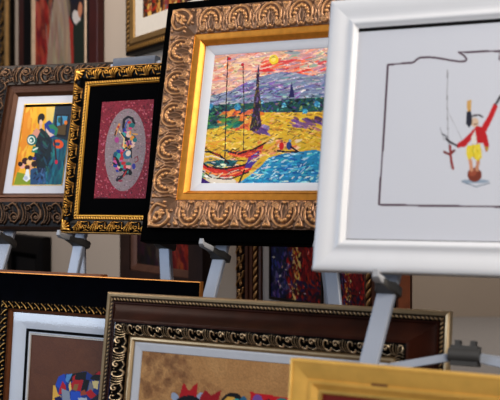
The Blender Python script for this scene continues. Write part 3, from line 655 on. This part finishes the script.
tri([(61,387),(69,390),(70,400),(62,398)], (150,160,176)); tri([(70,390),(79,390),(83,400),(70,400)], (40,90,200)); tri([(77,396),(86,396),(88,404),(80,404)], (190,200,210)); tri([(84,391),(90,388),(96,394),(90,397)], (200,30,40)); tri([(53,384),(55,384),(58,393),(61,394),(60,404),(52,404)], (236,186,80)); tri([(54,396),(60,394),(62,400),(56,401)], (20,30,90)); tri([(80,390),(84,388),(86,393),(80,394)], (170,80,50)); tri([(90,398),(98,392),(100,410),(88,408)], (30,40,60))
for (x,y,r,c) in [(60,412,8,(20,20,26)),(75,412,8,(206,40,40)),(92,416,9,(236,200,90)),(66,430,9,(40,90,190)),(84,434,10,(20,18,24)),(104,400,7,(50,110,190)),(104,425,9,(196,40,44)),(74,450,9,(230,200,140)),(94,455,9,(40,90,180))]: A.ell(x,y,r,r,c)
A.build('picture', -W/2 + .172, H - .172, -.0005, art_mat('canvas_print_brown', .5, .1, 200), rt)
sweep('white_fillet', W, H, [(.1685, .0025), (.1690, .0036), (.1722, .0032), (.1725, -.001)], mat('white_fillet', (214, 208, 200), .6), rt)
pane(-W/2 + .112, W/2 - .112, .112, H - .112, .0135, rt)
sheet('back_board', -W/2 + .03, W/2 - .03, .012, H - .02, -.024, M_board, rt, th=.022)

# ---- plain brown frame leaning behind the wide black one (only its top shows)
lean, yaw = 4.8, 29.5; Ob = (-.78, 2.985, -.2205)
W = .430; H = (CAMH - .2205) / math.cos(R(lean)) - .004
rt = frame_root('picture_frame', Ob, yaw, lean, W, 0, 0, H, 'plain reddish-brown frame leaning behind the wide black frame, only its top edge showing', 'framed picture')
M_rb = mat('reddish_brown_wood', (112, 66, 38), .42, var=.2, scale=18)
sweep('wood_moulding', W, H, [(.006, -.022), (0, -.018), (0, .006), (.004, .012), (.02, .014), (.034, .006), (.036, 0)], M_rb, rt)
sheet('picture', -W/2 + .034, W/2 - .034, .034, H - .034, .001, mat('dim_umber_print', (84, 62, 46), .7, var=.35, scale=9), rt)
sheet('back_board', -W/2 + .008, W/2 - .008, .008, H - .008, -.019, M_board, rt)

# ---- gold frame in the right foreground
lean, yaw = 8., 28.5; O7 = (.077, 1.75, -.285)
W = .62; H = (CAMH - .283) / math.cos(R(lean)) - .004
rt = frame_root('picture_frame', O7, yaw, lean, W, 0, 0, H, 'plain yellow-gold stepped frame in the right foreground, only its upper part in view', 'framed picture')
M_yg = mat('brushed_yellow_gold', (232, 184, 98), .36, metal=.4, var=.10, scale=26)
sweep('gold_moulding', W, H, [(.008, -.026), (0, -.022), (0, .014), (.0015, .016), (.005, .0165), (.006, .0145), (.010, .0140), (.022, .0115), (.030, .0085), (.0335, .0075), (.0345, .0095), (.040, .0090), (.0435, .0060), (.050, .002), (.050, -.003)], M_yg, rt, 25)
sweep('inner_lip', W, H, [(.050, .002), (.0525, .0035), (.0555, .003), (.058, -.002)], mat('pale_gold_lip', (226, 190, 112), .3, metal=.6), rt)
A = Art(W - .112, H - .112, .004, None, 12); A.fill((112, 34, 26)); A.cloud(200, [(140,50,34),(90,26,24),(160,90,50),(70,24,30)], 9, .2)
A.poly([(10,60),(50,40),(92,64),(92,118),(10,118)], (140,90,50)); A.ell(50, 70, 18, 24, (60,40,60)); A.ell(50, 48, 8, 9, (190,140,100)); A.dabs(60, (0,0,100,130), [(170,60,40),(200,130,60),(60,30,40)], 9, 3, 20, 60, .6)
A.build('painting', -W/2 + .056, H - .056, -.002, art_mat('oil_paint_red', .5), rt)
o = MB().loft([(-W/2+.150, -.0088, H-.0325), (-W/2+.178, -.0088, H-.0325)], OCT, [(.0012, .005)]*2, side=(0, 1, 0)).build('brown_patch', mat('plain_brown', (116, 76, 30), .6), rt)  # small flat brown strip set on the gold moulding
o['label'] = 'small brown patch on the gold'
sheet('back_board', -W/2 + .008, W/2 - .008, .008, H - .008, -.023, M_board, rt)

# ================================================================== PICTURES ON THE ANGLED WALL
def wall_frame(u0, u1, z0, z1, label):
    b = wp((u0 + u1) / 2, z0, .034)
    return empty('wall_picture', b, (0, 0, -WY), label, 'framed picture'), u1 - u0, z1 - z0
M_dg = gilt('dark_gilt_carving', (16, 11, 8), (72, 50, 28), (186, 140, 76), .38, .75, (.1, .45, .9))
M_ebony = mat('ebony_wood', (14, 10, 10), .5, var=.2, spec=.2)
M_fil = mat('pale_pink_gold_fillet', (196, 168, 140), .5, metal=.2)
def rim(W, H, d, q, m, rt, name='outer_rim'):
    return sweep(name, W, H, [(.01, -.032), (0, -.028), (0, q*.4), (.004, q*.9), (.012, q), (d, q), (d, q - .008)], m, rt)

# A: far left, only its right side in view
rt, W, H = wall_frame(-4.0, -2.765, 1.45, 2.45, 'dark gilt wall picture at the far upper left, only its right moulding in view')
rim(W, H, .05, .02, M_dg, rt); P = .09
Zg = tile(.09, .07, [curve([(.01,.06),(.03,.05),(.05,.02),(.08,.012)], .007, .005, .012), spiral(.03,.03,.014,1.2,0,1,.005,.004,.011), blob(.07,.05,.008,.012)], .002)
sweep('tan_lip', W, H, [(0, .0), (-.0, .022), (.028, .026), (.03, .012)], mat('tan_gold_edge', (176, 140, 92), .4, metal=.4), rt)
relief('carved_band', W, H, .05, .12, lambda T: .014 + .004*T, carve(Zg, P, .05, .12), M_dg, rt, step=.004, hmax=.012)
sheet('picture', -W/2+.12, W/2-.12, .12, H-.12, .006, mat('dusky_print', (60,48,40), .6, var=.5, scale=6), rt)
sheet('back_board', -W/2+.01, W/2-.01, .01, H-.01, -.030, M_board, rt)

# B: woman in a pale dress
rt, W, H = wall_frame(-2.59, -1.377, 1.40, 2.50, 'large dark framed wall painting of a figure in a long pale dress against red')
sweep('outer_rim', W, H, [(.01, -.032), (0, -.028), (0, .002), (.006, .006), (.06, .008), (.105, .006)], mat('red_brown_mahogany', (62, 20, 15), .4, var=.25, scale=8), rt)
sweep('inner_moulding', W, H, [(.105, .006), (.11, .009), (.125, .008), (.180, -.012), (.186, -.014)], M_ebony, rt)
sweep('pale_fillet', W, H, [(.186, -.014), (.192, -.009), (.216, -.013), (.228, -.022)], M_fil, rt)
w_, h_ = W - .45, H - .45
A = Art(w_, h_, .006, None, 21); hh = 100*h_/w_; A.fill((40, 32, 36))
A.poly([(0,hh*.30),(16,hh*.24),(34,hh*.40),(36,hh),(0,hh)], (150,44,34)); A.dabs(90, (0,hh*.3,34,hh), [(172,62,44),(120,34,30),(160,84,60),(96,30,28)], 14, 7, 70, 30, .6)
A.poly([(40,0),(60,0),(62,hh*.25),(72,hh*.6),(76,hh),(22,hh),(30,hh*.6),(42,hh*.25)], (150,128,110)); A.dabs(40, (26,hh*.3,72,hh), [(166,146,128),(128,106,92),(140,118,100)], 26, 4, 85, 14, .5)
A.poly([(44,0),(58,0),(56,hh*.14),(48,hh*.14)], (150,100,74)); A.ell(44, hh*.08, 6, 12, (50,30,26))
A.poly([(70,hh*.5),(80,hh*.62),(80,hh),(76,hh)], (150,50,40)); A.poly([(64,0),(100,0),(100,hh*.40),(78,hh*.44),(66,hh*.30)], (30,28,40)); A.ell(84, hh*.55, 8, 4.5, (196,186,180), 25); A.ell(91, hh*.50, 4, 5, (180,120,90)); A.poly([(78,hh*.62),(100,hh*.56),(100,hh),(80,hh)], (34,42,34))
A.build('painting', -W/2+.225, H-.225, -.0215, art_mat('dark_oil_paint', .5), rt)
sheet('back_board', -W/2+.01, W/2-.01, .01, H-.01, -.031, M_board, rt)

# C: birch trees
rt, W, H = wall_frame(-1.015, -.20, 1.630, 2.40, 'dark gilt wall picture with cream mat around golden birch trunks, upper middle')
rim(W, H, .012, .018, M_ebony, rt)
rope_band('beaded_trim', W, H, .012, .045, .014, .022, .009, M_dg, rt, step=.004)
sweep('gold_lip', W, H, [(.045, .014), (.05, .018), (.074, .012), (.078, .004)], mat('old_gold', (156, 122, 74), .4, metal=.7), rt)
sweep('mat', W, H, [(.0775, .003), (.150, .003), (.153, 0)], mat('cream_mat', (214, 204, 190), .8, var=.02), rt)
w_, h_ = W - .304, H - .304
A = Art(w_, h_, .0035, None, 22); hh = 100*h_/w_; A.fill((70, 40, 26))
A.dabs(260, (0,0,100,hh), [(150,90,40),(90,40,24),(40,24,24),(196,140,60),(120,50,30),(56,44,50)], 14, 4, 90, 20)
for (x, w, c) in [(14,7,(212,170,92)),(32,5,(190,140,70)),(46,4,(120,110,110)),(62,7,(206,160,90)),(78,5,(160,110,60)),(92,5,(214,180,110))]:
    A.line([(x,0),(x-1,hh)], w, c); A.dabs(26, (x-w/2,0,x+w/2,hh), [(60,34,24),(230,200,140),(110,70,40)], 6, 2, 80, 40)
A.dabs(60, (0,hh*.82,100,hh), [(50,26,22),(120,60,30),(160,50,30)], 10, 3, 0, 30)
A.build('painting', -W/2+.152, H-.152, -.001, art_mat('oil_paint_birches', .5), rt)
sheet('back_board', -W/2+.01, W/2-.01, .01, H-.01, -.030, M_board, rt)

# D: pair of night-light paintings in one rope-carved frame
rt, W, H = wall_frame(-.025, .915, .42, 1.32, 'brown rope-carved wall frame holding two dark paintings flecked with red and blue, low behind')
rim(W, H, .010, .014, mat('walnut_edge', (104, 56, 30), .45, var=.25, scale=20), rt)
P = .06
Zg = tile(P, .062, [curve([(.002,.056),(.02,.05),(.032,.03),(.048,.010),(.058,.008)], .006, .004, .012), spiral(.018,.022,.011,1.2,0,1,.0040,.0034,.011), spiral(.046,.040,.010,1.2,3,1,.0040,.0034,.011), blob(.058,.03,.004,.010)], .0015)
M_dr = gilt('dark_brown_gilt_rope', (24, 13, 9), (92, 52, 28), (222, 170, 110), .34, .7, (.1, .5, .95))
relief('carved_band', W, H, .010, .072, lambda T: .012, carve(Zg, P, .010, .072), M_dr, rt, step=.0024, hmax=.012)
M_rb2 = mat('brown_walnut', (92, 50, 28), .4, var=.25, scale=20)
sweep('brown_moulding', W, H, [(.072, .012), (.076, .018), (.094, .018), (.096, .012), (.104, .012), (.106, .017), (.124, .016), (.125, .010)], M_rb2, rt)
rope_band('rope_trim', W, H, .125, .158, .008, .028, .012, M_dr, rt, skew=.9, step=.0026)
sweep('brown_lip', W, H, [(.158, .010), (.162, .012), (.170, .008), (.172, .002)], M_rb2, rt)
sheet('mat', -W/2+.170, W/2-.158, .158, H-.170, .001, mat('grey_white_mat', (176, 168, 164), .8, var=.02), rt)
def night(x0, w_, seed, blue):
    h_ = H - .225 - .185
    A = Art(w_, h_, .003, None, seed); hh = 100*h_/w_; A.fill((20, 16, 26))
    A.poly([(0,0),(46,0),(34,hh),(0,hh)], blue); A.poly([(44,0),(86,0),(96,hh),(30,hh)], (120,20,22)); A.poly([(84,0),(100,0),(100,hh),(92,hh)], (60,18,22))
    A.dabs(520, (0,0,44,hh), [(30,34,80),(16,16,30),(60,60,130),(44,40,70),(20,20,50),(110,90,140)], 9, 4, 85, 40)
    A.dabs(460, (34,0,98,hh), [(170,26,24),(120,18,22),(200,50,30),(70,14,20),(40,14,22),(150,40,30)], 9, 4, 85, 40)
    A.dabs(130, (44,0,60,hh), [(230,180,80),(214,130,60),(240,210,140)], 6, 3, 85, 50); A.dabs(70, (10,0,90,hh*.18), [(226,170,80),(230,200,150),(200,90,40)], 9, 4, 60, 60)
    A.dabs(46, (0,0,100,hh), [(226,214,210),(236,190,170)], 5, 1.8, -30, 40); A.dabs(40, (30,hh*.86,100,hh), [(24,18,28),(40,30,70)], 9, 4, 0, 40)
    ob = A.build('painting', x0, .225 + h_, .0028, art_mat('night_oil_paint', .45), rt)
    f = MB(); x1 = x0 + w_; z0, z1 = .225, .225 + h_
    for lo, hi in (((x0-.010, -.006, z0-.010), (x1+.010, -.0012, z0)), ((x0-.010, -.006, z1), (x1+.010, -.0012, z1+.010)), ((x0-.010, -.006, z0), (x0, -.0012, z1)), ((x1, -.006, z0), (x1+.010, -.0012, z1))): f.box(lo, hi)
    f.build('dark_fillet', mat('dark_bronze_fillet', (44, 32, 24), .45, metal=.4), rt)
night(-W/2 + .230, .305, 31, (26, 28, 72)); night(-W/2 + .580, .192, 33, (70, 14, 20))
sheet('back_board', -W/2+.01, W/2-.01, .01, H-.01, -.030, M_board, rt)

# E: dark framed picture low behind, with red at its right
rt, W, H = wall_frame(-1.07, -.265, .545, 1.20, 'dark brown wall picture with a dim red painting, low behind the large frame')
rim(W, H, .118, .024, mat('dark_walnut', (50, 29, 22), .42, var=.25, scale=12), rt)
sweep('inner_moulding', W, H, [(.112, .016), (.122, .020), (.134, .016), (.150, .002)], mat('dull_copper', (104, 70, 54), .45, metal=.4), rt)
w_, h_ = W - .29, H - .29
A = Art(w_, h_, .005, None, 41); hh = 100*h_/w_; A.fill((34, 22, 20)); A.poly([(36,0),(62,0),(60,hh),(38,hh)], (74,62,56)); A.poly([(62,0),(96,0),(98,hh),(60,hh)], (110,24,20))
A.dabs(160, (60,0,100,hh), [(130,30,22),(90,18,18),(150,60,40),(60,14,16)], 12, 6, 85, 30, .7); A.dabs(80, (0,0,40,hh), [(44,28,24),(24,16,16)], 12, 6, 85, 30, .7)
A.build('painting', -W/2+.145, H-.145, -.001, art_mat('dim_oil_paint', .55), rt)
sheet('back_board', -W/2+.01, W/2-.01, .01, H-.01, -.030, M_board, rt)

# F: small black picture far left
rt, W, H = wall_frame(-2.77, -2.125, .20, .768, 'black wall picture under the far left carved frame, above the lower row')
rim(W, H, .10, .022, M_ebony, rt)
sweep('inner_moulding', W, H, [(.095, .018), (.105, .022), (.125, .012), (.13, 0)], M_black, rt)
A = Art(W-.25, H-.25, .006, None, 51); A.fill((16, 14, 16)); A.cloud(40, [(30,24,24),(12,10,14)], 12, .3); A.line([(12, 50), (58, 51)], 3, (150, 100, 56)); A.dabs(12, (12,48,58,54), [(190,130,70),(90,60,40)], 8, 2, 0, 20)
A.build('painting', -W/2+.125, H-.125, .003, art_mat('near_black_print', .5), rt)
sheet('back_board', -W/2+.01, W/2-.01, .01, H-.01, -.030, M_board, rt)

# ================================================================== LIGHT, WORLD, CAMERA
def area(name, loc, target, size, power, col=(1, 1, 1), sy=None):
    d = bpy.data.lights.new(name, 'AREA'); d.energy = power; d.color = col; d.size = size
    if sy: d.shape = 'RECTANGLE'; d.size_y = sy
    o = bpy.data.objects.new(name, d); C.objects.link(o); o.location = loc
    v = np.array(target) - np.array(loc)
    from mathutils import Vector
    o.rotation_euler = Vector(v).to_track_quat('-Z', 'Y').to_euler()
    return o
area('ceiling_light_right', (2.4, .6, 3.2), (0, 2.8, .9), 1.2, 90, (1.0, .93, .84))
area('front_fill_light', (.9, -2.2, 2.9), (-.1, 2.8, .8), 2.0, 112, (1.0, .96, .90), 1.4)  # soft fill added in front to brighten the upright faces
area('window_light_left', (-4.0, 1.4, 1.66), (-.2, 2.6, 1.66), 2.0, 60, (.70, .82, 1.0), 2.0)
area('wall_washer', (-1.8, 3.4, 3.2), (-1.2, 5.0, 1.9), .8, 44, (1.0, .90, .80), 2.2)
area('far_fill_light', (2.0, 6.2, 3.2), (1.2, 7.6, .6), 1.5, 112, (1.0, .95, .88))  # unseen fill, added to lift the far wall and floor
w = bpy.data.worlds.new('room_air'); bpy.context.scene.world = w; w.use_nodes = True
bg = w.node_tree.nodes['Background']; bg.inputs[0].default_value = (.86, .90, 1.0, 1); bg.inputs[1].default_value = .16

cam = bpy.data.cameras.new('camera'); co = bpy.data.objects.new('camera', cam); C.objects.link(co)
co.location = (0, 0, CAMH); co.rotation_euler = (R(90), 0, 0)
cam.sensor_width = 36; cam.lens = 72; cam.shift_y = -.01; cam.clip_start = .05
cam.dof.use_dof = True; cam.dof.focus_distance = 2.85; cam.dof.aperture_fstop = 5.0
sc = bpy.context.scene; sc.camera = co
sc.view_settings.view_transform = 'Standard'; sc.view_settings.look = 'Medium High Contrast'; sc.view_settings.exposure = 0
